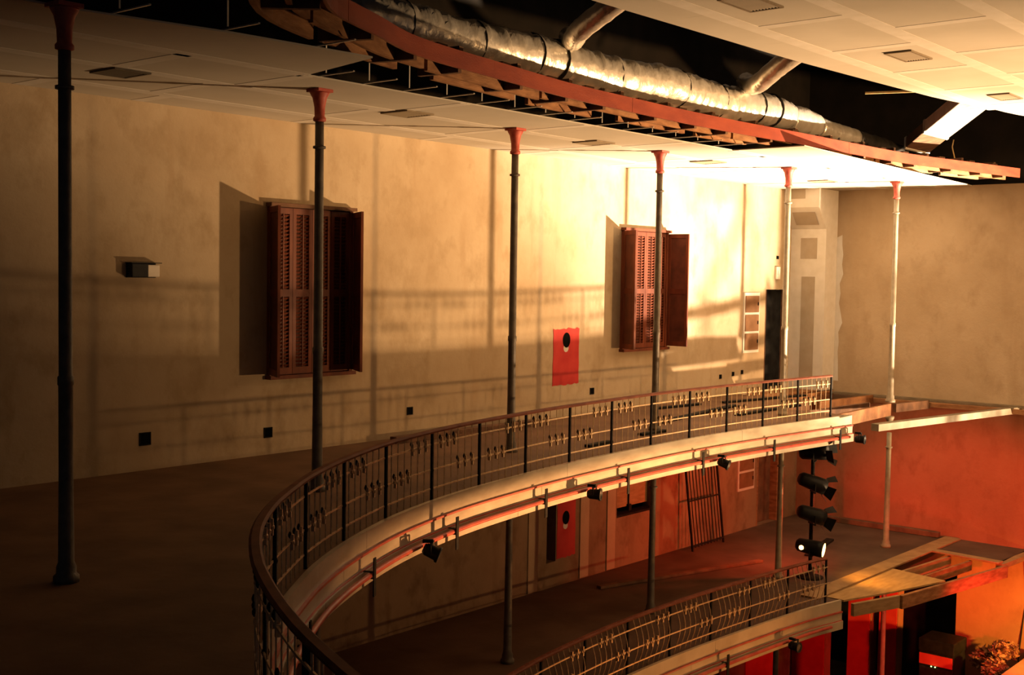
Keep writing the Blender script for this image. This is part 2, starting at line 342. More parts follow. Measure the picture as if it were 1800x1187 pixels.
# ------------------------------------------------------------------ ceiling vents
def vent(x0, x1, y0, y1, z, label, n=9, m1='grille', m2='vent_dark'):
    cx, cy = (x0+x1)/2, (y0+y1)/2; t = empty('ceiling_vent', (cx, cy, z)); hx, hy = (x1-x0)/2, (y1-y0)/2
    f = MB(); w = .03
    for a in ((-hx, hx, -hy, -hy+w), (-hx, hx, hy-w, hy), (-hx, -hx+w, -hy+w, hy-w), (hx-w, hx, -hy+w, hy-w)): f.box(*a, -.022, -.002)
    f.build('frame', M[m1], t); MB().box(-hx+.01, hx-.01, -hy+.01, hy-.01, -.006, -.003).build('backing', M[m2], t)
    sl = MB().obox((-hx+w, 0, 0), (hx-w, 0, 0), .022, .004, (0,.6,.8)).mesh('slat', M[m1])
    for i in range(n): inst('slat', sl, t, (0, -hy+w+(2*hy-2*w)*(i+.5)/n, -.012))
    return tag(t, label, 'vent', 'ceiling air vents')
vent(6.74,7.16,10.98,11.46,H,'dark ceiling vent beside the leftmost column','' or 9,'vent_dark','hole')
vent(10.62,11.10,10.74,11.22,H,'ceiling vent between the second and third columns from the left')
vent(14.55,15.02,10.72,11.18,H,'ceiling vent between the third and fourth columns from the left')
vent(18.02,18.50,10.82,11.28,H,'ceiling vent between the fourth and fifth columns from the left')
vent(22.70,23.16,10.95,11.40,H,'ceiling vent nearest the far corner of the balcony ceiling')
for (x0,x1,y0,y1), lb in (((14.8,15.5,6.07,6.43),'wide ceiling vent in the middle of the high centre ceiling'), ((18.95,19.6,6.22,6.56),'pale ceiling vent at the far right of the high centre ceiling'), ((11.0,11.7,6.2,6.6),'ceiling vent cut by the top edge of the picture')):
    vent(x0, x1, y0, y1, ZM, lb)

# ------------------------------------------------------------------ iron columns
COLS = [(4.92,8.72),(8.92,10.40),(12.83,10.85),(16.36,10.79),(19.92,10.37),(23.80,9.97)]
NM = ['leftmost dark','second','third','fourth','fifth','rightmost cream']
def column(x, y, z0, z1, label, mshaft, mcap, group, capital=True):
    t = empty('iron_column', (x, y, z0)); h = z1-z0; r = .055
    prof = [(.10,0),(.10,.05),(.078,.07),(.078,.12),(.062,.16),(r,.9)]+([(r,1.55),(.062,1.56),(.062,1.62),(r*.95,1.63)] if h > 4 else [])+[(r*.9,h-.9),(r*.88,h-.34)]
    MB().lathe(prof, 16).build('shaft', M[mshaft], t, True)
    MB().lathe([(.05,h-.66),(.072,h-.655),(.072,h-.63),(.05,h-.625)], 16).build('collar', M[mshaft], t, True)
    if capital:
        MB().lathe([(.05,h-.36),(.072,h-.35),(.072,h-.32),(.056,h-.30),(.060,h-.20),(.080,h-.10),(.108,h-.05),(.108,h-.035)], 16).build('capital', M[mcap], t, True)
        MB().box(-.105,.105,-.105,.105,h-.035,h-.002).build('abacus', M[mcap], t)
    else: MB().lathe([(.05,h-.12),(.09,h-.04),(.09,h-.002)], 16).build('capital', M[mshaft], t, True)
    return tag(t, label, 'column', group)
ORD = ['leftmost dark iron column on the upper balcony', 'second upper iron column, standing in front of the large shuttered window', 'third upper iron column from the left, between the two windows', 'fourth upper iron column, in front of the far shuttered window', 'fifth upper iron column, in front of the dark doorway', 'rightmost upper iron column with pale paint and a pink capital']
for i, (x, y) in enumerate(COLS): column(x, y, 0, H, ORD[i], 'iron' if i < 4 else 'iron_cream', 'capital_red', 'iron columns of the upper balcony')
ORL = ['', 'leftmost iron column under the upper balcony, lost in the dark', 'iron column under the balcony, left of the low red panel', 'iron column under the balcony beside the leaning grille', 'iron column under the balcony left of the lamp stand', 'cream iron column under the rightmost upper column']
for i, (x, y) in enumerate(COLS):
    if i: column(x, y, LOW, -.285, ORL[i], 'iron' if i < 4 else 'iron_cream', 'capital_red', 'iron columns of the lower balcony', False)
for i in (4, 5): column(COLS[i][0], COLS[i][1], GRD, LOW-.285, ['ground floor column in front of the red panels', 'pale ground floor column beside the tall black opening'][i-4], 'iron_cream', 'capital_red', 'ground floor columns', False)

# ------------------------------------------------------------------ railings
def railing(c, d0, d1, z0, h, label, nbal, post_gap, bombe, group, fracs, mp):
    t = empty('balcony_railing', c.off(d0, -.06, z0)); ox = Vector(t.location)
    def loc(d, o, z): return Vector(c.off(d, o, z))-ox
    O = -.06
    mb = MB(); n = max(2, int((d1-d0)/.25)); prof = []
    v = []; f = []
    for k in range(n+1):
        d = d0+(d1-d0)*k/n
        for o, z in ((-.035,-.012),(.035,-.012),(.042,.008),(.025,.024),(-.025,.024),(-.042,.008)): v.append(loc(d, O+o, z0+h+z-.024))
    for k in range(n):
        for i in range(6): j = (i+1) % 6; f.append((6*k+i, 6*k+j, 6*k+6+j, 6*k+6+i))
    f.append((5,4,3,2,1,0)); f.append(tuple(6*n+i for i in range(6)))
    mb.add(v, f).build('handrail', M['rail_wood'], t)
    zs = [h*q for q in fracs]
    def ooff(z): return O+(bombe*math.sin(math.pi*min(1, max(0, z/h)))**1.5 if bombe else 0)
    for z in zs:
        m2 = MB(); v = []; f = []
        for k in range(n+1):
            d = d0+(d1-d0)*k/n; oo = ooff(z)
            for o, zz in ((-.006,-.008),(.006,-.008),(.006,.008),(-.006,.008)): v.append(loc(d, oo+o, z0+z+zz))
        for k in range(n):
            for i in range(4): j = (i+1) % 4; f.append((4*k+i, 4*k+j, 4*k+4+j, 4*k+4+i))
        m2.add(v, f).build('rail_bar', M[mp], t)
    if bombe: bm = MB().tube([(0, -(ooff(zz)-O), zz) for zz in [h*i/9 for i in range(10)]], .0065, 5)
    else: bm = MB().tube([(0,0,0.0),(0,0,h*.5),(0,0,h-.03)], .0060, 5)
    bal = bm.mesh('baluster', M[mp])
    post = MB().box(-.014,.014,-.014,.014,0,h-.03).lathe([(.018,zs[1]-.02),(.024,zs[1]),(.018,zs[1]+.02)], 8).mesh('post', M['black_iron'])
    orn = MB()   # small cast cross with a boss
    orn.box(-.036,.036,-.012,.012,-.012,.012).box(-.011,.011,-.014,.014,-.062,.062).lathe([(.008,-.026),(.024,-.010),(.024,.010),(.008,.026)], 8)
    om = orn.mesh('ornament', M[mp]); omd = MB().lathe([(.004,.028),(.014,.045),(.016,.06),(.006,.085)], 6).mesh('finial', M['black_iron'])
    npost = int(round((d1-d0)/post_gap)); gap = (d1-d0)/npost
    for i in range(npost+1):
        d = d0+gap*i; p, tg, nn = c.at(d); rz = math.atan2(tg.y, tg.x)
        inst('post', post, t, loc(d, O+.012, z0), rz)
        if i == npost: break
        for k in range(1, nbal):
            dd = d+gap*k/nbal; p, tg, nn = c.at(dd); rz = math.atan2(tg.y, tg.x)+math.pi*(1 if bombe else 0)
            inst('baluster', bal, t, loc(dd, O, z0), rz)
        for row, ks in ((2, (.9, 1.9, 2.9) if i % 2 == 0 else (3.6, 4.6, 5.6)), (1, (3.5, 4.5, 5.5) if i % 2 == 0 else (1.0, 2.0, 3.0))):
            for k in ks:
                dd = d+gap*k/nbal
                if dd > d1-.05: continue
                p, tg, nn = c.at(dd); rz = math.atan2(tg.y, tg.x); z = zs[row]
                inst('ornament', om, t, loc(dd, ooff(z)+.01, z0+z), rz)
                if not bombe: inst('finial', omd, t, loc(dd, ooff(z)-.008, z0+z), rz)
    return tag(t, label, 'railing', group)
UA, UE = .62, 24.6
railing(UP, UA, UE, 0.0, .77, 'long curved wrought iron railing with wooden handrail on the upper balcony', 7, 1.07, 0, 'balcony railings', (.155, .425, .79), 'brass_iron')
railing(LO, .35, 13.2, LOW, .78, 'bellied wrought iron railing along the lower balcony at the bottom', 8, 1.05, .10, 'balcony railings', (.16, .47, .80), 'brass_iron')

# ------------------------------------------------------------------ balcony fronts (fascia boards), pipe rail with straps
def fascia(c, starts, d_end, z0, label, mboard, zb):
    t = empty('gallery_apron', c.off(starts[0], 0, z0)); ox = Vector(t.location)
    class Sh:  # sweep in local space
        pass
    def sw(name, m, d0, d1, o0, o1, a, b):
        mb = MB(); c.sweep(mb, d0, d1, o0, o1, z0+a, z0+b); mb.v = [tuple(Vector(q)-ox) for q in mb.v]; return mb.build(name, m, t)
    L = 2.44
    for row, (s0, o, a, b) in enumerate(((starts[0], .03, zb[0], .012), (starts[1], .045, zb[1], zb[0]-.022), (starts[1]-.02, .075, zb[3], zb[1]-.012))):
        d = s0; k = 0; first = L*(.45+.27*row)
        while d < d_end-.1:
            e = min(d_end, d+(first if k == 0 else L)); sw('board', mboard, d+(.0015 if k else 0), e-.0015, -.02, o+.0015*(k % 2), a, b); d = e; k += 1
    sw('bead', M['red_bead'], starts[1]-.1, d_end, .0, .062, zb[0]-.022, zb[0])
    sw('bead', M['red_bead'], starts[1]-.1, d_end, .0, .060, zb[1]-.012, zb[1])
    return tag(t, label, 'balcony front')
ZB = (-.175, -.325, -.335, -.475)
fascia(UP, (.0, -.0), UE, 0.0, 'curved cream board front of the upper balcony with red beads', M['white_board'], ZB)
fascia(LO, (.0, -.0), 13.2, LOW, 'cream board front of the lower balcony, amber lit', M['white_board_low'], ZB)
def front_pipe(c, d0, d1, z, label, straps):
    t = empty('lighting_pipe', c.off(d0, .12, z)); ox = Vector(t.location); n = int((d1-d0)/.2)
    MB().tube([Vector(c.off(d0+(d1-d0)*k/n, .135, z))-ox for k in range(n+1)], .027, 8).build('pipe', M['red_bead'], t, True)
    for d in straps:
        p, tg, nn = c.at(d); m = MB().box(-.028,.028,-.012,.0,-.20,.165).box(-.02,.02,.0,.10,-.035,-.027).box(-.02,.02,.0,.10,.027,.035)
        inst('strap', m.mesh('strap', M['black_iron']), t, Vector(c.off(d, .165, z))-ox, math.atan2(tg.y, tg.x)+math.pi)
    return tag(t, label, 'pipe')
front_pipe(UP, .25, UE-.3, -.365, 'red lighting pipe strapped along the upper balcony front', [UA+2.14*i for i in range(12) if UA+2.14*i < UE-.3])
front_pipe(LO, .4, 12.8, LOW-.365, 'red lighting pipe strapped along the lower balcony front', [3.4,7.6])

# ------------------------------------------------------------------ lamps clamped on the pipes
def small_lamp(loc, rz, tilt, label):
    t = empty('clamp_lamp', loc, rz)
    b = MB().lathe([(.0,-.10),(.045,-.10),(.065,-.07),(.07,.05),(.085,.06),(.085,.085),(.07,.085),(.065,.06)], 14)
    o = b.build('housing', M['can'], t, True); o.rotation_euler = (tilt, 0, 0); o.location = (0, -.06, -.02)
    l = MB().lathe([(.066,0),(.066,.006)], 14).build('lens', M['lens_dark'], o); l.location = (0,0,.062)
    y = MB().obox((-.095,0,-.01),(-.095,0,.085),.012,.03).obox((.095,0,-.01),(.095,0,.085),.012,.03).obox((-.1,0,.085),(.1,0,.085),.03,.012).build('yoke', M['black_iron'], t); y.location = (0,-.055,-.01)
    MB().box(-.02,.02,-.07,.04,.075,.11).build('clamp', M['black_iron'], t)
    return tag(t, label, 'lamp', 'lamps clamped on the balcony pipes')
def along(c, px_x, px_y, z):   # nearest arc length to a point seen at a pixel, at height z
    d = fw+rt*((px_x-900)/FPX)-up*((px_y-593.5)/FPX); k = (z-ZC)/d.z; q = Vector((d.x*k, d.y*k)); return min((i*.05 for i in range(int(c.L/.05))), key=lambda s: (c.at(s)[0]-q).length)
for px, py, tl, lb in ((708,960,2.0,'black clamp lamp hanging at the curved left end of the balcony pipe'), (992,858,1.57,'round black clamp lamp below the red wall panel'), (1248,808,1.9,'black clamp lamp with bright rim in the middle of the straight pipe'), (1472,765,1.57,'black clamp lamp nearest the right end of the balcony front')):
    d = along(UP, px, py, -.37); p, tg, nn = UP.at(d); small_lamp(UP.off(d, .23, -.385), math.atan2(tg.y, tg.x)+math.pi+.3, tl, lb)
d = along(LO, 1350, 1120, LOW-.37); p, tg, nn = LO.at(d); small_lamp(LO.off(d, .23, LOW-.385), math.atan2(tg.y, tg.x)+math.pi, 1.6, 'black clamp lamp on the lower balcony pipe')

# ------------------------------------------------------------------ lamp stand with four spotlights on the lower balcony
SX, SY = 20.35, 9.95
t = empty('lamp_stand', (SX, SY, LOW))
MB().lathe([(.035,0),(.035,2.55)], 12).build('pole', M['black_iron'], t, True)
MB().lathe([(.24,0),(.24,.03),(.06,.05),(.045,.12)], 18).build('base', M['black_iron'], t, True)
for z in (.52,1.15,1.72,2.33): MB().box(-.05,.05,-.05,.05,z-.04,z+.04).build('clamp', M['black_iron'], t)
tag(t, 'black lamp stand carrying four spotlights under the balcony', 'lamp stand')
def spotlight(loc, rz, tilt, label, lit=False, s=1.15):
    t = empty('spotlight', loc, rz)
    hd = empty('head'); hd.parent = t
    b = MB().lathe([(.0,-.24),(.07,-.24),(.105,-.20),(.115,-.05),(.125,.10),(.125,.20),(.112,.20),(.11,.12)], 18).build('housing', M['can'], t, True); b.rotation_euler = (0, math.pi/2+tilt, 0); b.scale = (s,s,s)
    MB().lathe([(.112,0),(.112,.006)], 18).build('lens', M['lens_lit'] if lit else M['lens_dark'], b).location = (0,0,.192 if lit else .13)
    for k in range(0 if lit else 4):
        a = k*math.pi/2+.3; MB().obox((.128*math.cos(a)-.08*math.sin(a), .128*math.sin(a)+.08*math.cos(a), .2), (.128*math.cos(a)+.08*math.sin(a), .128*math.sin(a)-.08*math.cos(a), .2), .004, .003).add([(.125*math.cos(a)-.08*math.sin(a), .125*math.sin(a)+.08*math.cos(a), .19), (.125*math.cos(a)+.08*math.sin(a), .125*math.sin(a)-.08*math.cos(a), .19), (.20*math.cos(a)+.11*math.sin(a), .20*math.sin(a)-.11*math.cos(a), .31), (.20*math.cos(a)-.11*math.sin(a), .20*math.sin(a)+.11*math.cos(a), .31)], [(0,1,2,3)]).build('barn_door', M['can'], b)
    MB().obox((0,-.14,0),(0,-.14,-.17),.03,.012,(1,0,0)).obox((0,.14,0),(0,.14,-.17),.03,.012,(1,0,0)).obox((0,-.145,-.17),(0,.145,-.17),.03,.012).build('yoke', M['black_iron'], t)
    bpy.data.objects.remove(hd)
    return tag(t, label, 'spotlight', 'spotlights on the lamp stand')
spotlight((SX-.22,SY-.14,LOW+2.36), -1.3, -.1, 'topmost black spotlight on the lamp stand')
spotlight((SX-.22,SY-.12,LOW+1.80), -.8, .35, 'second black spotlight from the top of the lamp stand')
spotlight((SX-.22,SY-.12,LOW+1.22), -.7, .30, 'third black spotlight from the top, tilted down')
sl = spotlight((SX-.22,SY-.12,LOW+.62), -1.36, .12, 'lowest spotlight on the lamp stand, switched on and glowing', True)
o = MB().lathe([(.0,-.045),(.035,-.03),(.045,0),(.035,.03),(.0,.045)], 12).build('rear_glow', M['lens_lit'], sl, True); o.location = (-.15,-.125,.0)  # small glowing ball for the white glint at the lamp's rear
spot('amber_spotlight_beam', (SX+.16,SY-.62,LOW+.66), (SX+1.4,8.6,LOW-.1), 75, (1.0,.42,.05), 68, .8, .2)
spot('red_spotlight_beam', (SX+.55,SY-.35,LOW+1.6), (20.8,12.9,-2.4), 520, (1.0,.09,.025), 72, 1.0, .12)

# ------------------------------------------------------------------ windows with open louvred shutters
SLAT = MB().obox((-.5,0,0),(.5,0,0),.034,.006,(0,.7,.7)).mesh('slat', M['shutter'])
def leaf(parent, hinge, end, z0, z1, louvred, name='shutter_leaf', th=.035, m='shutter'):
    hx, hy = hinge; ex, ey = end; L = math.hypot(ex-hx, ey-hy); lf = empty(name, (hx, hy, z0), math.atan2(ey-hy, ex-hx)); lf.parent = parent
    h = z1-z0; mid = h*.49; fr = MB(); w = .055
    fr.box(0,w,-th/2,th/2,0,h).box(L-w,L,-th/2,th/2,0,h).box(w,L-w,-th/2,th/2,0,.09).box(w,L-w,-th/2,th/2,h-.08,h).box(w,L-w,-th/2,th/2,mid-.05,mid+.05)
    fr.build('stile_frame', M[m], lf)
    if louvred:
        for a, b in ((.09, mid-.05), (mid+.05, h-.08)):
            n = int((b-a)/.05)
            for i in range(n): inst('slat', SLAT, lf, (L/2, 0, a+(b-a)*(i+.5)/n), 0, None, (L-2*w, 1, 1))
        for a, b in ((.09, mid-.05), (mid+.05, h-.08)): MB().box(L/2-.008, L/2+.008, -th/2-.012, -th/2+.002, a, b).build('tilt_rod', M[m], lf)
    else:
        for a, b in ((.09, mid-.05), (mid+.05, h-.08)): MB().box(w, L-w, -th*.22, th*.22, a, b).build('panel', M['shutter_dark'], lf)
    return lf
def window(name, x0, x1, z0, z1, left_end, right_end, label):
    t = tag(empty(name, ((x0+x1)/2, W, z0)), label, 'window', kind='structure'); cx = (x0+x1)/2
    def L(x, y): return (x-cx, y-W)
    f = MB(); hw = (x1-x0)/2; h = z1-z0
    f.box(-hw,-hw+.06,-.07,-.001,0,h).box(hw-.06,hw,-.07,-.001,0,h); f.build('jamb', M['shutter'], t)
    MB().box(-hw-.02,hw+.03,-.12,-.001,h,h+.05).build('lintel_board', M['lumber_dark' if name == 'window_1' else 'shutter'], t)
    MB().box(-hw-.02,hw+.03,-.12,-.001,-.05,0).build('sill', M['shutter'], t)
    MB().box(-hw+.06,hw-.06,-.008,-.001,0,h).build('backing', M['shutter_dark'], t)
    n = 4; w = (x1-x0-.12)/n
    for i in range(n):
        a = -hw+.06+w*i; leaf(t, (a+.003, -.035), (a+w-.003, -.035), .01, h-.01, True, 'inner_leaf')
    leaf(t, L(x0+.0, W-.075), L(*left_end), -.03+.05, h-.01, False)
    leaf(t, L(x1-.0, W-.075), L(*right_end), -.03+.05, h-.02, False)
    return t
window('window_1', 10.22, 11.70, 1.07, 3.34, (10.0, W-.53), (11.45, W-.53), 'large dark shuttered window behind the second column')
window('window_2', 18.42, 19.92, 1.13, 3.34, (18.2, W-.49), (19.93, W-.52), 'red brown shuttered window nearer the bright corner')

# ------------------------------------------------------------------ things on the left wall
def on_wall(x0, x1, z0, z1, depth, name, m, label, cat, group=None):
    o = MB().box(-(x1-x0)/2, (x1-x0)/2, -depth, -.001, 0, z1-z0).build(name, m); o.location = ((x0+x1)/2, W, z0); return tag(o, label, cat, group)
def ragged_panel(name, x0, x1, z0, z1, label, hole):
    t = empty(name, ((x0+x1)/2, W, z0)); w = (x1-x0)/2; h = z1-z0; rnd = random.Random(3); pts = []
    for i in range(13): pts.append((-w+2*w*i/12, rnd.uniform(0,.03)))
    for i in range(1, 8): pts.append((w-rnd.uniform(0,.012), h*i/8))
    for i in range(13): pts.append((w-2*w*i/12, h-rnd.uniform(0,.035)))
    for i in range(7, 0, -1): pts.append((-w+rnd.uniform(0,.012), h*i/8))
    n = len(pts); v = [(x, -.008, z) for x, z in pts]+[(x, -.001, z) for x, z in pts]
    MB().add(v, [tuple(range(n))]+[(i, n+i, n+(i+1) % n, (i+1) % n) for i in range(n)]).build('painted_panel', M['red_paint'], t)
    hx, hz, r = hole
    o = MB().lathe([(r*.82,0),(r*.82,.004)], 20).build('round_hole', M['hole'], t); o.rotation_euler = (math.pi/2,0,0); o.location = (hx,-.009,hz)
    o.scale = (1,1.25,1)
    if hz > .7:
        s = MB().lathe([(r*.55,0),(r*.55,.002)], 16).build('bare_plaster_patch', M['tape'], t); s.rotation_euler = (math.pi/2,0,0); s.location = (hx-.01,-.0085,hz-.14)
    return tag(t, label, 'panel', 'red panels with a round hole')
ragged_panel('hose_cabinet_cover', 16.42, 17.17, .55, 1.57, 'red painted panel with round black hole on the upper wall', (.0, .80, .13))
ragged_panel('hose_cabinet_cover', 16.62, 17.16, -2.53, -1.35, 'red panel with round black hole on the lower wall', (-.02, .72, .12))
for x, z, w, lb in ((8.36,.39,.16,'black socket hole low on the wall right of the leftmost column'), (10.25,.30,.14,'black socket hole below the large shuttered window'), (12.94,.39,.12,'black socket hole right of the second column'), (17.58,.40,.12,'black socket hole under the red panel'), (22.10,.42,.09,'left one of three small socket holes beside the doorway'), (22.62,.45,.09,'middle one of three small socket holes beside the doorway'), (23.0,.47,.09,'right one of three small socket holes beside the doorway')):
    t = empty('socket_hole', (x, W, z)); MB().box(-w/2,w/2,-.006,-.001,-w/2,w/2).build('box_back', M['hole'], t)
    fr = MB(); e = .012
    for q in ((-w/2,w/2,-w/2,-w/2+e),(-w/2,w/2,w/2-e,w/2),(-w/2,-w/2+e,-w/2,w/2),(w/2-e,w/2,-w/2,w/2)): fr.box(q[0],q[1],-.014,-.001,q[2],q[3])
    fr.build('box_rim', M['black_iron'], t); tag(t, lb, 'socket', 'socket holes in the wall')
# emergency light
t = empty('wall_light', (8.30, W, 2.46)); MB().box(-.20,.20,-.02,-.001,-.09,.09).build('back_plate', M['black_iron'], t)
MB().box(-.20,.03,-.13,-.02,-.085,.085).build('housing', M['can'], t, bevel=.012); MB().box(.03,.20,-.11,-.02,-.08,.07).build('diffuser', M['plastic'], t, bevel=.012)
MB().box(-.21,.21,-.14,-.001,.085,.095).build('cover', M['can'], t)
tag(t, 'small rectangular wall light on the dim left wall', 'wall light')
# electrical cabinets
def cabinet(x0, x1, z0, z1, label, mc):
    t = empty('electrical_cabinet', ((x0+x1)/2, W, z0)); w = (x1-x0)/2; h = z1-z0
    MB().box(-w-.04,w+.04,-.03,-.001,-.04,h+.04).build('frame', M['tape'], t)
    for i in range(3):
        a = h*i/3+.02; dr = MB().box(-w+.01,w-.01,-.05,-.03,a,h*(i+1)/3-.03).build('door', M[mc], t, bevel=.006)
        MB().box(w-.08,w-.05,-.062,-.05,a+.15,a+.22).build('latch', M['black_iron'], dr)
    return tag(t, label, 'cabinet', 'electrical cabinets')
cabinet(23.02, 23.62, .92, 2.14, 'three door brown electrical cabinet left of the upper doorway', 'brown_metal')
cabinet(22.95, 23.58, -2.08, -.95, 'three door electrical cabinet on the red lit lower wall', 'brown_metal')
t = empty('switch_box', (24.45, W, 2.62)); MB().box(-.09,.09,-.05,-.001,-.14,.14).build('box', M['plastic'], t, bevel=.01); MB().box(-.03,.03,-.062,-.05,-.05,.05).build('switch', M['tape'], t); tag(t, 'pale switch box above the upper doorway', 'switch')
tag(on_wall(24.42,24.50,2.93,3.0,.02,'cable_outlet',M['hole'],'tiny black cable outlet above the switch box','outlet'))
# door lining; a black sheet stands in for the unlit upper opening
t = tag(empty('door_1', (24.5, W, 0)), 'tall dark doorway on the upper balcony', 'door', kind='structure')
MB().box(-.53,-.50,-.006,.2,0,2.25).build('jamb', M['lumber_dark'], t); MB().box(.49,.52,-.006,.2,0,2.25).build('jamb', M['lumber_dark'], t); MB().box(-.5,.49,.16,.20,0.005,2.24).build('doorway_infill', M['black_cloth'], t)
t = tag(empty('door_2', (24.27, W, LOW)), 'dark brown doorway under the upper balcony', 'door', kind='structure')
MB().box(-.47,-.43,-.006,.2,0,2.05).build('jamb', M['lumber'], t); MB().box(.44,.48,-.006,.2,0,2.05).build('jamb', M['lumber'], t); MB().box(-.43,.44,.17,.21,.005,2.04).build('doorway_infill', M['lumber_dark'], t)
# low window with two boards and a deep dark sill
t = tag(empty('window_3', (19.1, W, -2.05)), 'low window with pale panes and deep dark sill under the balcony', 'window', kind='structure')
for a, b in ((-.66,-.02),(.0,.64)): MB().box(a,b,.20,.22,.12,1.3).build('pane', M['lumber_pale'], t)
MB().box(-.02,.0,.17,.23,.0,1.3).build('mullion', M['black_iron'], t); MB().box(-.66,.65,.0,.24,0,.04).build('sill', M['black_iron'], t)
MB().box(-.05,.03,.14,.2,.04,.16).build('latch', M['black_iron'], t)
for x, nm in ((18.25,'pale plaster strip left of the low window'),(17.42,'pale plaster strip right of the low red panel'),(15.95,'pale plaster strip left of the low red panel')):
    on_wall(x-.13, x+.13, LOW+.02, -.35, .02, 'wall_pilaster', M['plaster_far'], nm, 'pilaster', 'plaster strips on the lower wall')
# leaning iron grille
t = empty('leaning_grille', (21.25, W-.32, LOW)); hh = 2.3
sh = lambda x, z: (x-.08*z/hh, .24*z/hh, z)
for x in (-.60,.60): MB().obox(sh(x,0), sh(x,hh), .035,.035,(1,0,0)).build('stile', M['black_iron'], t)
for i in range(9): MB().obox(sh(-.48+.12*i,.06), sh(-.48+.12*i,hh), .014,.014,(1,0,0)).build('bar', M['black_iron'], t)
for z in (.1,1.0,2.25): MB().obox(sh(-.6,z), sh(.6,z), .014,.03,(0,0,1)).build('crossbar', M['black_iron'], t)
tag(t, 'black iron grille leaning against the orange lower wall', 'grille')

# ------------------------------------------------------------------ boxed duct chase in the corner
t = tag(empty('trim_chase', (25.1, 12.5, 0)), 'white boxed chase with projecting top in the far corner', 'duct chase', kind='structure')
X0, Y0, YB = 25.08, 12.11, 12.45
MB().box(0, D-25.1-.001, Y0-12.5, W-12.5-.001, 0.0, 3.98).build('body', M['tape'], t)
v = [(24.72,Y0,4.5),(24.72,W-.001,4.5),(24.72,Y0,4.09),(24.72,W-.001,4.09),(25.1,Y0,3.62),(25.1,W-.001,3.62),(25.1,Y0,4.5),(25.1,W-.001,4.5)]
v2 = [(x-25.1, y-12.5, z-.002) for x, y, z in v]
MB().add(v2, [(0,2,3,1),(2,4,5,3),(0,6,4,2),(1,3,5,7),(0,1,7,6),(4,6,7,5)]).build('top_box', M['tape'], t)
MB().box(.0, D-25.1-.001, Y0-12.5, W-12.5-.001, 3.98, 4.495).build('body', M['tape'], t)
for z0, z1, y0, y1 in ((2.95,3.42,12.32,12.72),(.25,2.55,12.35,12.68)):
    MB().box(-.004,-.0005,y0-12.5,y1-12.5,z0,z1).build('bare_patch', M['dry_patch'], t)
v = [(24.80,12.25,3.985),(24.80,12.80,3.985),(25.02,12.80,3.712),(25.02,12.25,3.712)]
MB().add([(x-25.1-.004, y-12.5, z-.004) for x, y, z in v], [(0,1,2,3)]).build('bare_patch', M['dry_patch'], t)
MB().box(24.715-25.1,24.719-25.1,12.45-12.5,12.80-12.5,4.28,4.49).build('bare_patch', M['dry_patch'], t)
rn = random.Random(5); pts = [(12.11,.2)]
pl = [(12.108,.2)]+[(11.98+rn.uniform(-.05,.05), .2+.22*i) for i in range(16)]+[(12.108,3.45)]
MB().add([(D-25.1-.004, y-12.5, z) for y, z in pl], [tuple(range(len(pl)))]).build('skim_coat', M['tape'], t)

# ------------------------------------------------------------------ red timber rim of the ceiling opening, ledgers and blocks
RIMS = [(7.26,8.34),(8.27,8.82),(9.39,9.29),(11.27,9.6),(12.66,9.8),(14.06,9.87),(15.62,9.92),(17.29,9.89),(19.05,9.79),(21.15,9.72),(23.48,9.58),(25.56,9.2),(27.6,8.8)]
kz = (4.665-ZC)/(4.9-ZC)
RP = [Vector((x*kz, y*kz)) for x, y in RIMS]; RP = [p for p in RP if p.x < D-.02]
RIM = Curve([p for p in reversed(RP)]+[Vector((5.9,6.85)),Vector((5.3,6.0)),Vector((4.7,4.9))])
t = empty('timber_rim', RIM.off(0,0,4.6)); ox = Vector(t.location)
def rsw(name, m, d0, d1, o0, o1, a, b):
    mb = MB(); RIM.sweep(mb, d0, d1, o0, o1, a, b, .25); mb.v = [tuple(Vector(q)-ox) for q in mb.v]; return mb.build(name, m, t)
d = 0; k = 0
while d < RIM.L-.1:
    e = min(RIM.L, d+3.05); rsw('rim_board', M['red_rim'], d+.002, e-.002, 0, .03+.002*(k % 2), 4.575, 4.755); d = e; k += 1
d = .0; k = 0
while d < RIM.L-.1:
    e = min(RIM.L, d+2.3); rsw('ledger', M['lumber'], d+.03, e-.03, -.30, -.255, 4.545+.014*(k % 3), 4.70+.01*(k % 2)); d = e; k += 1
d = .6; k = 0
while d < RIM.L-2:
    e = d+1.35+.3*(k % 2); rsw('lower_ledger', M['lumber_pale'] if d < 5 else M['lumber'], d, e, -.56, -.51, 4.53+.012*(k % 3), 4.68); d = e+.28+.35*(k % 2); k += 1
rsw('top_plate', M['lumber_dark'], 0, RIM.L, -.30, -.02, 4.72, 4.755)
d = .5; k = 0; blk = MB().box(-.03,.03,-.0,.52,-.17,-.005).mesh('block', M['lumber_dark']); cl = MB().box(-.09,.09,.0,.06,0,.045).mesh('cleat', M['lumber_dark'])
while d < RIM.L-.3:
    p, tg, nn = RIM.at(d); rz = math.atan2(tg.y, tg.x)+math.pi
    inst('block', blk, t, Vector(RIM.off(d, -.04, 4.72))-ox, rz); inst('cleat', cl, t, Vector(RIM.off(d+.3, -.05, 4.755))-ox, rz); d += .82+.2*(k % 3); k += 1
d = .8; bear = MB().box(-.035,.035,.0,.75,0,.075).mesh('bearer', M['lumber_dark'])
while d < RIM.L-6:
    p, tg, nn = RIM.at(d); inst('bearer', bear, t, Vector(RIM.off(d, -.06, 4.756))-ox, math.atan2(tg.y, tg.x)+math.pi); d += 1.15
tag(t, 'red curved timber rim around the ceiling opening', 'timber rim')
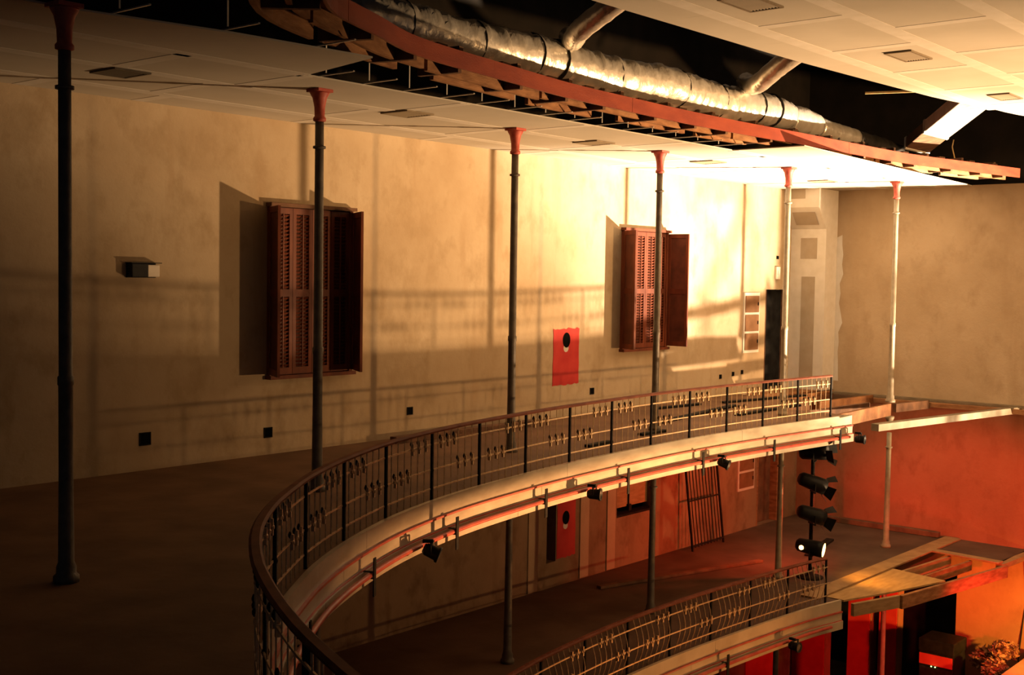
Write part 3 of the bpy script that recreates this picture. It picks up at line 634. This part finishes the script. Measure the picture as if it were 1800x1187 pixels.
# ceiling channels and hanger wires in the missing drywall row
ch = MB().box(-.010,.010,-.55,.0,0,.012).mesh('channel', M['steel']); hg = MB().box(-.008,.008,-.004,.004,0,.32).mesh('hanger', M['steel'])
for i in range(15):
    x = 8.42+.61*i
    if x > 16.8: break
    t = empty('ceiling_channel', (x, 9.84, H+.017)); inst('bar', ch, t); inst('hanger', hg, t, (0,-.12,.03))
    tag(t, 'thin metal furring channel spanning the gap between drywall edge and timber rim', 'channel', 'bare ceiling channels')
for i in range(3):
    t = empty('ceiling_channel', (5.4+.95*i, 8.85-.13*i, H+.017)); inst('bar', ch, t); inst('hanger', hg, t, (0,-.12,.03)); tag(t, 'dim metal furring channel beyond the drywall edge at upper left', 'channel', 'bare ceiling channels at left')

# ------------------------------------------------------------------ foil ducts
def crinkle_tube(path, rads, n=22, amp=.02, seed=1, sub=5):
    rn = random.Random(seed); P = catmull([Vector(p) for p in path]); P = [P[i] for i in range(0, len(P), max(1, 24//sub))]+[P[-1]]
    m = MB(); v = []; f = []; N = len(P)
    for k, p in enumerate(P):
        a = P[max(0,k-1)]; b = P[min(N-1,k+1)]; tg = (b-a).normalized(); sd = tg.cross(Vector((0,0,1))).normalized(); u = sd.cross(tg)
        x = k/(N-1)*(len(rads)-1); i0 = min(int(x), len(rads)-2); R = rads[i0]+(rads[i0+1]-rads[i0])*(x-i0); R *= 1+rn.uniform(-1,1)*amp*1.2
        for i in range(n):
            an = 2*math.pi*i/n; q = R*(1+rn.uniform(-1,1)*amp); v.append(p+(sd*math.cos(an)+u*math.sin(an))*q)
    for k in range(N-1):
        for i in range(n): j = (i+1) % n; f.append((k*n+i, k*n+j, (k+1)*n+j, (k+1)*n+i))
    f.append(tuple(range(n-1,-1,-1))); f.append(tuple((N-1)*n+i for i in range(n)))
    return m.add(v, f)
t = empty('foil_duct', (8.2, 9.35, 5.10)); off = Vector(t.location)
YD, ZD = 9.35, 5.105
path = [(x, YD+.03*math.sin(x*1.7), ZD+.02*math.sin(x*2.3)) for x in [8.4+.52*i for i in range(19)]]
crinkle_tube([Vector(p)-off for p in path], [.25]*6+[.262]*6+[.24,.21], 26, .05, 4, 8).build('duct_body', M['foil'], t, True)
for i in range(10):
    x = 9.1+.90*i+.2*(i % 3); MB().lathe([(.268,-.007),(.272,0),(.268,.007)], 24).build('strap', M['black_plastic'], t, True); s = t.children[-1]; s.rotation_euler = (0, math.pi/2, 0)
    s.location = Vector((x, YD+.03*math.sin(x*1.7), ZD+.02*math.sin(x*2.3)))-off
tag(t, 'long crinkled silver foil duct lying behind the red timber rim', 'duct', 'foil ducts')
def duct(name, path, rads, label, m='foil', seed=1, n=20, amp=.03):
    o0 = Vector(path[0]); t = crinkle_tube([Vector(p)-o0 for p in path], rads, n, amp, seed, 8).build(name, M[m], None, True); t.location = o0; return tag(t, label, 'duct', 'foil ducts')
duct('foil_duct', [(17.85,9.37,5.07),(18.3,9.39,5.09),(18.9,9.39,5.07)], [.215,.235,.19], 'short bulging foil duct joint at the end of the long duct', seed=8)
duct('foil_duct', [(18.95,9.39,5.05),(19.7,9.41,5.03),(20.5,9.41,5.02)], [.18,.17,.16], 'dim small foil duct beyond the bulging joint', seed=9)
duct('plastic_duct', [(20.55,9.43,5.01),(21.6,9.43,4.98),(22.7,9.43,4.93)], [.16,.17,.145], 'black plastic wrapped duct running to the far wall', 'black_plastic', 10)
duct('branch_duct', [(12.0,9.30,5.44),(11.7,9.0,5.33),(11.3,8.6,5.32),(11.1,8.1,5.45),(11.05,7.5,5.70)], [.13]*5, 'left curved silver branch duct rising to the centre ceiling', seed=11, n=16)
duct('branch_duct', [(16.35,9.28,5.46),(16.1,9.0,5.35),(15.6,8.6,5.30),(15.15,8.05,5.42),(14.95,7.4,5.68)], [.14]*5, 'right curved silver branch duct rising to the centre ceiling', seed=12, n=16)
# rectangular foil duct at the right, folded in two
t = empty('sheet_duct', (21.4, 8.4, 5.1)); o0 = Vector(t.location)
a, b, c2 = Vector((22.75,9.15,5.08)), Vector((21.85,8.45,5.24)), Vector((20.2,7.10,5.56))
def slab(a, b, wd, h, name, m):
    x = Vector((wd/2,0,0)); u = Vector((0,0,h/2)); v = [a-x-u, a+x-u, a+x+u, a-x+u, b-x-u, b+x-u, b+x+u, b-x+u]
    return MB().add([p-o0 for p in v], [(3,2,1,0),(4,5,6,7),(0,1,5,4),(1,2,6,5),(2,3,7,6),(3,0,4,7)]).build(name, M[m], t, bevel=.015)
slab(a, b, 1.15, .20, 'shaded_lower_section', 'lumber_dark'); slab(b, c2, 1.15, .22, 'upper_section', 'foil')  # lower part coloured dark for its face turned from the light
slab(a+(a-b)*.06, a-(a-b)*.04, 1.2, .23, 'end_band', 'tape'); slab(b+(a-b)*.05, b-(a-b)*.05, 1.19, .25, 'joint_band', 'foil')
tag(t, 'folded flat duct with white foil hanging at the far right', 'duct')
o = MB().tube([Vector(p) for p in ((0,0,.0),(.02,.05,.18),(-.02,.08,.36),(-.01,.06,.50))], .014, 6).build('loose_cable', M['wire'], None, True); o.location = (23.7,8.75,4.757); tag(o, 'loose yellowed cable end standing up behind the rim', 'cable')
o = MB().box(-.35,.35,-.02,.02,0,.03).build('loose_batten', M['wire']); o.location = (24.15,8.74,4.757); o.rotation_euler = (0,0,-.25); tag(o, 'short loose batten on the rim at far right', 'batten')
o = MB().obox((0,0,0),(-.35,.95,0),.04,.03).build('loose_batten', M['wire']); o.location = (18.35,7.15,ZM+.032); tag(o, 'thin orange batten sticking out over the centre ceiling edge', 'batten')

# ------------------------------------------------------------------ unfinished floor framing at the right end of the upper balcony
def beam(a, b, w, h, name, m, label, group='bare floor timbers', cat='beam'):
    a, b = Vector(a), Vector(b); o0 = a.copy(); o = MB().obox(a-o0, b-o0, w, h).build(name, M[m], bevel=.006); o.location = o0; return tag(o, label, cat, group)
beam((19.9,9.72,-.135),(23.68,9.93,-.135),.07,.25,'edge_joist','joist','orange wooden edge joist running to the rightmost column')
beam((20.72,8.95,-.16),(25.66,8.02,-.13),.16,.13,'edge_plank','plank_grey','pale grey plank bridging from the balcony front to the far wall')
beam((25.55,12.05,-.06),(25.55,7.5,-.06),.12,.05,'wall_plank','plank_grey','long plank lying along the foot of the far wall','far wall planks','plank')
beam((25.30,11.3,-.14),(25.30,7.5,-.14),.08,.10,'wall_ledger','lumber','ledger timber beside the far wall plank','far wall planks','plank')
beam((22.95,11.15,-.12),(25.25,11.0,-.12),.08,.2,'floor_joist','joist','pale floor joist end behind the rightmost column')
beam((23.0,12.1,-.12),(25.6,12.1,-.12),.08,.2,'floor_joist','lumber','floor joist below the corner chase')
beam((23.98,9.95,-.13),(25.25,9.75,-.13),.08,.18,'floor_joist','lumber_dark','short dark joist from the rightmost column to the far wall')
beam((21.05,10.5,-.13),(23.6,10.35,-.13),.08,.22,'floor_joist','lumber_dark','dark floor joist in the open floor beside the edge joist')
beam((22.95,12.55,-.02),(25.08,12.55,-.02),.62,.04,'door_plank','lumber','boards laid in front of the upper doorway',None,'boards')
for x0, y0, x1, y1, w, lb in ((17.0,11.2,20.6,11.75,.13,'long dark strip for a gap in the balcony floor'), (19.2,10.9,21.6,10.9,.12,'dark strip for a floor gap near the railing end'), (20.9,12.2,23.6,11.75,.10,'dark strip for a floor gap before the doorway'), (15.6,10.55,16.3,10.55,.10,'short dark strip for a hole in the floor beside the fourth column'), (13.95,10.35,14.6,10.4,.10,'short dark strip for a hole in the floor left of the fourth column'), (18.9,12.5,20.3,12.35,.10,'dark strip for a floor gap near the wall under the far window')):
    beam((x0,y0,.022),(x1,y1,.022),w,.04,'dark_floor_strip','black_iron',lb,'dark strips for gaps in the balcony floor','channel')  # black strips laid where the floor has dark gaps and holes
beam((12.2,12.55,.05),(15.4,12.5,.05),.14,.1,'floor_plank','lumber_dark','dark plank lying at the foot of the wall behind the third column',None,'plank')

# lower platform: plywood deck, joists, edge boards
tag(MB().prism([(19.32,9.24),(19.32,8.80),(20.5,8.40),(21.9,8.02),(22.15,9.24)], LOW-.03, LOW).build('plywood_deck', M['plywood']), 'yellow lit plywood deck at the end of the lower railing', 'deck')
tag(MB().prism([(24.2,9.24),(24.2,7.75),(D-.01,7.75),(D-.01,9.24)], LOW-.03, LOW).build('board_deck', M['floor_low']), 'brown boarded deck against the far wall', 'deck')
beam((19.0,9.30,LOW+.02),(25.6,9.24,LOW+.02),.34,.035,'deck_board','lumber_pale','wide board laid across the lower platform past the column',None,'board')
beam((24.12,9.10,LOW+.02),(24.0,7.72,LOW+.02),.22,.035,'deck_board','lumber_pale','short cross board on the lower platform',None,'board')
beam((22.2,8.95,LOW-.13),(24.1,8.75,LOW-.13),.06,.2,'platform_joist','lumber_pale','upper one of two joists in the open platform bay','platform joists')
beam((22.1,8.50,LOW-.13),(24.0,8.30,LOW-.13),.06,.2,'platform_joist','lumber','lower one of two joists in the open platform bay','platform joists')
beam((20.45,8.26,LOW-.16),(24.1,7.64,LOW-.155),.07,.24,'platform_beam','lumber','edge beam of the lower platform above the black opening',None)
beam((19.35,8.66,LOW-.15),(20.44,8.30,LOW-.15),.07,.22,'platform_beam','lumber_pale','bright short edge beam next to the lower balcony front',None)
beam((24.0,7.74,LOW-.05),(25.66,7.62,LOW-.05),.16,.1,'platform_beam','lumber_pale','pale beam end meeting the far wall at right',None)
beam((21.9,10.75,LOW+.022),(23.6,11.1,LOW+.022),.16,.04,'dark_floor_strip','black_iron','dark channel on the lower floor behind the cream column',None,'channel')
beam((25.5,12.8,LOW+.06),(25.5,9.5,LOW+.06),.12,.11,'wall_plank','lumber_dark','dark timber along the foot of the red wall',None,'plank')
beam((17.0,12.3,LOW+.03),(20.8,11.2,LOW+.03),.12,.05,'floor_plank','lumber_dark','dark plank on the lower balcony floor',None,'plank')
o = MB().tube([(0,0,0),(.08,.02,-1.0),(.02,.1,-2.2),(.05,-.05,-3.4)], .012, 6).build('hanging_cable', M['black_iron'], None, True); o.location = (25.6,7.72,LOW-.1); tag(o, 'thin dark cable hanging down the amber wall at right', 'cable')

# ------------------------------------------------------------------ ground floor: red panels painted for the red light on the wall, rack, plants, platform
for y0, y1, lb in ((12.14,12.94,'wide red panel for the red lit wall below the lower balcony end'), (11.06,11.57,'middle red panel for the red lit wall below the platform'), (10.44,10.84,'narrow red panel for the red lit wall beside the pale ground column')):
    o = MB().box(-.03,-.001,0,y1-y0,0,-3.55-GRD).build('red_lit_panel', M['red_paint']); o.location = (D, y0, GRD); tag(o, lb, 'flat', 'panels coloured for the red lit wall')
o = MB().box(0,1.5,-.03,-.001,0,3.4).build('red_lit_panel', M['red_paint']); o.location = (23.45, W, GRD); tag(o, 'red panel for the red lit side wall left of the corner', 'flat', 'panels coloured for the red lit wall')
t = empty('dimmer_rack', (24.6, 9.02, GRD)); MB().box(-.35,.35,-.36,.36,0,2.02).build('case', M['can'], t, bevel=.015)
MB().box(-.37,-.352,-.34,.34,1.52,1.74).build('lit_panel', M['red_paint'], t); MB().box(-.37,.36,-.37,.37,1.78,2.04).build('lid', M['can'], t, bevel=.02)
for z in (.3,.62,.94,1.22): MB().box(-.366,-.352,-.33,.33,z,z+.25).build('module', M['black_iron'], t)
led = MB().lathe([(.0,-.014),(.012,-.008),(.016,0),(.012,.008),(.0,.014)], 8).mesh('indicator', M['led'])
for y, z in ((.08,1.50),(-.0,1.50),(.12,1.13),(.04,1.12),(-.06,1.16),(-.14,1.155)): inst('indicator', led, t, (-.385,y,z))
tag(t, 'dark dimmer rack with green indicator lamps at the amber wall', 'rack')
def bush(loc, r, h, label, seed):
    t = empty('bushy_plant', loc); rn = random.Random(seed); m = MB()
    for i in range(520):
        th = rn.uniform(0, 6.283); ph = math.acos(rn.uniform(-.6,1)); q = rn.uniform(.6,1)
        c = Vector((math.cos(th)*math.sin(ph)*r*q, math.sin(th)*math.sin(ph)*r*q, h+math.cos(ph)*r*.8*q)); a = Vector((rn.gauss(0,1), rn.gauss(0,1), rn.gauss(0,.6))).normalized(); b = a.cross(Vector((rn.gauss(0,1),rn.gauss(0,1),1))).normalized()
        L = rn.uniform(.05,.10); m.add([c-a*L, c+b*L*.4, c+a*L, c-b*L*.4], [(0,1,2,3)])
    f = m.build('foliage', M['leaf'], t); f['kind'] = 'stuff'
    MB().tube([(0,0,.3),(.02,0,h*.6),(0,.03,h)], [.03,.025,.012], 6).build('stem', M['lumber_dark'], t); MB().lathe([(.16,0),(.22,.34),(.24,.36),(.24,.40),(.2,.40)], 14).build('pot', M['can'], t, True)
    return tag(t, label, 'plant', 'plants at the amber wall')
bush((25.1,8.25,GRD), .34, 1.6, 'dark bushy plant just right of the rack', 1); bush((24.75,7.82,GRD), .26, 1.98, 'taller bushy plant against the amber wall', 2); bush((24.1,7.76,GRD), .26, 1.75, 'bushy plant cut by the right edge of the picture', 3)
tag(MB().box(19.5,25.3,2.6,7.40,GRD,-4.95).build('stage_platform', M['orange_stage']), 'orange lit stage platform corner at bottom right', 'platform')

t = empty('scaffold_tower', (25.25, 4.0, -4.95)); zt = 4.0
for x in (-.5,.5):
    for y in (-.3,.3): MB().tube([(x,y,0),(x,y,zt)], .03, 8).build('upright', M['steel'], t)
for z in (2.55,3.95):
    MB().obox((-.5,-.3,z),(.5,-.3,z),.06,.06).build('ledger', M['steel'], t)
MB().obox((-.5,-.3,2.6),(.5,-.3,3.9),.15,.04).build('brace', M['steel'], t); MB().obox((.5,.3,2.6),(-.5,.3,3.9),.15,.04).build('brace', M['steel'], t)
tag(t, 'cross braced scaffold tower on the stage platform, out of view', 'scaffold')
# ------------------------------------------------------------------ the floodlights standing off to the right on the stage
def floodlight(loc, aim, label):
    g = 0.0 if loc[1] < -9.8 else (-4.95 if loc in (AMB, GRED) else GRD); t = empty('floodlight', (loc[0], loc[1], g)); h = loc[2]-g; dv = (Vector(aim)-Vector(loc)).normalized(); bk = Vector((0,0,h))-dv*.32
    q = dv.to_track_quat('Z', 'Y')
    o = MB().lathe([(.0,-.12),(.12,-.12),(.30,.12),(.32,.12),(.32,.14),(.28,.12),(.1,-.09)], 18).build('reflector', M['can'], t, True); o.location = bk; o.rotation_mode = 'QUATERNION'; o.rotation_quaternion = q
    MB().lathe([(.02,0),(.02,max(.05, h-.4))], 10).build('pole', M['black_iron'], t)
    for k in range(3):
        a = k*2.094; MB().obox((0,0,.05+min(.5,h*.3)), (.5*math.cos(a),.5*math.sin(a),.015), .025,.025).build('leg', M['black_iron'], t)
    return tag(t, label, 'floodlight', 'floodlights on the stage')
floodlight(KEY, KAIM, 'floodlight low on the stage floor, out of view to the right')
floodlight(FILL, FAIM, 'low floodlight behind the parapet of the opposite balcony, out of view')
floodlight(REDL, RAIM, 'red stage light below the balconies, out of view'); floodlight(AMB, AAIM, 'amber stage light standing on the platform, out of view')
fl_o = floodlight(ORG, OAIM, 'orange stage light with an added beam flag, aimed at the curved balcony front, out of view'); floodlight(AFR, FRAIM, 'amber light aimed at the lower balcony front, out of view')
floodlight(GRED, GAIM, 'small red light on the platform corner, out of view')
v = []; n = 40; po = Vector(ORG)
for k in range(n+1):
    q = (Vector(UP.off(.5+25.5*k/n, .05, -.13))-po).normalized(); a = po+q*1.2-Vector(fl_o.location); v += [a, a+Vector((0,0,.55))]
MB().add(v, [(2*k, 2*k+2, 2*k+3, 2*k+1) for k in range(n)]).build('barn_door', M['can'], fl_o)  # flag added and shaped to keep orange light from passing over the front
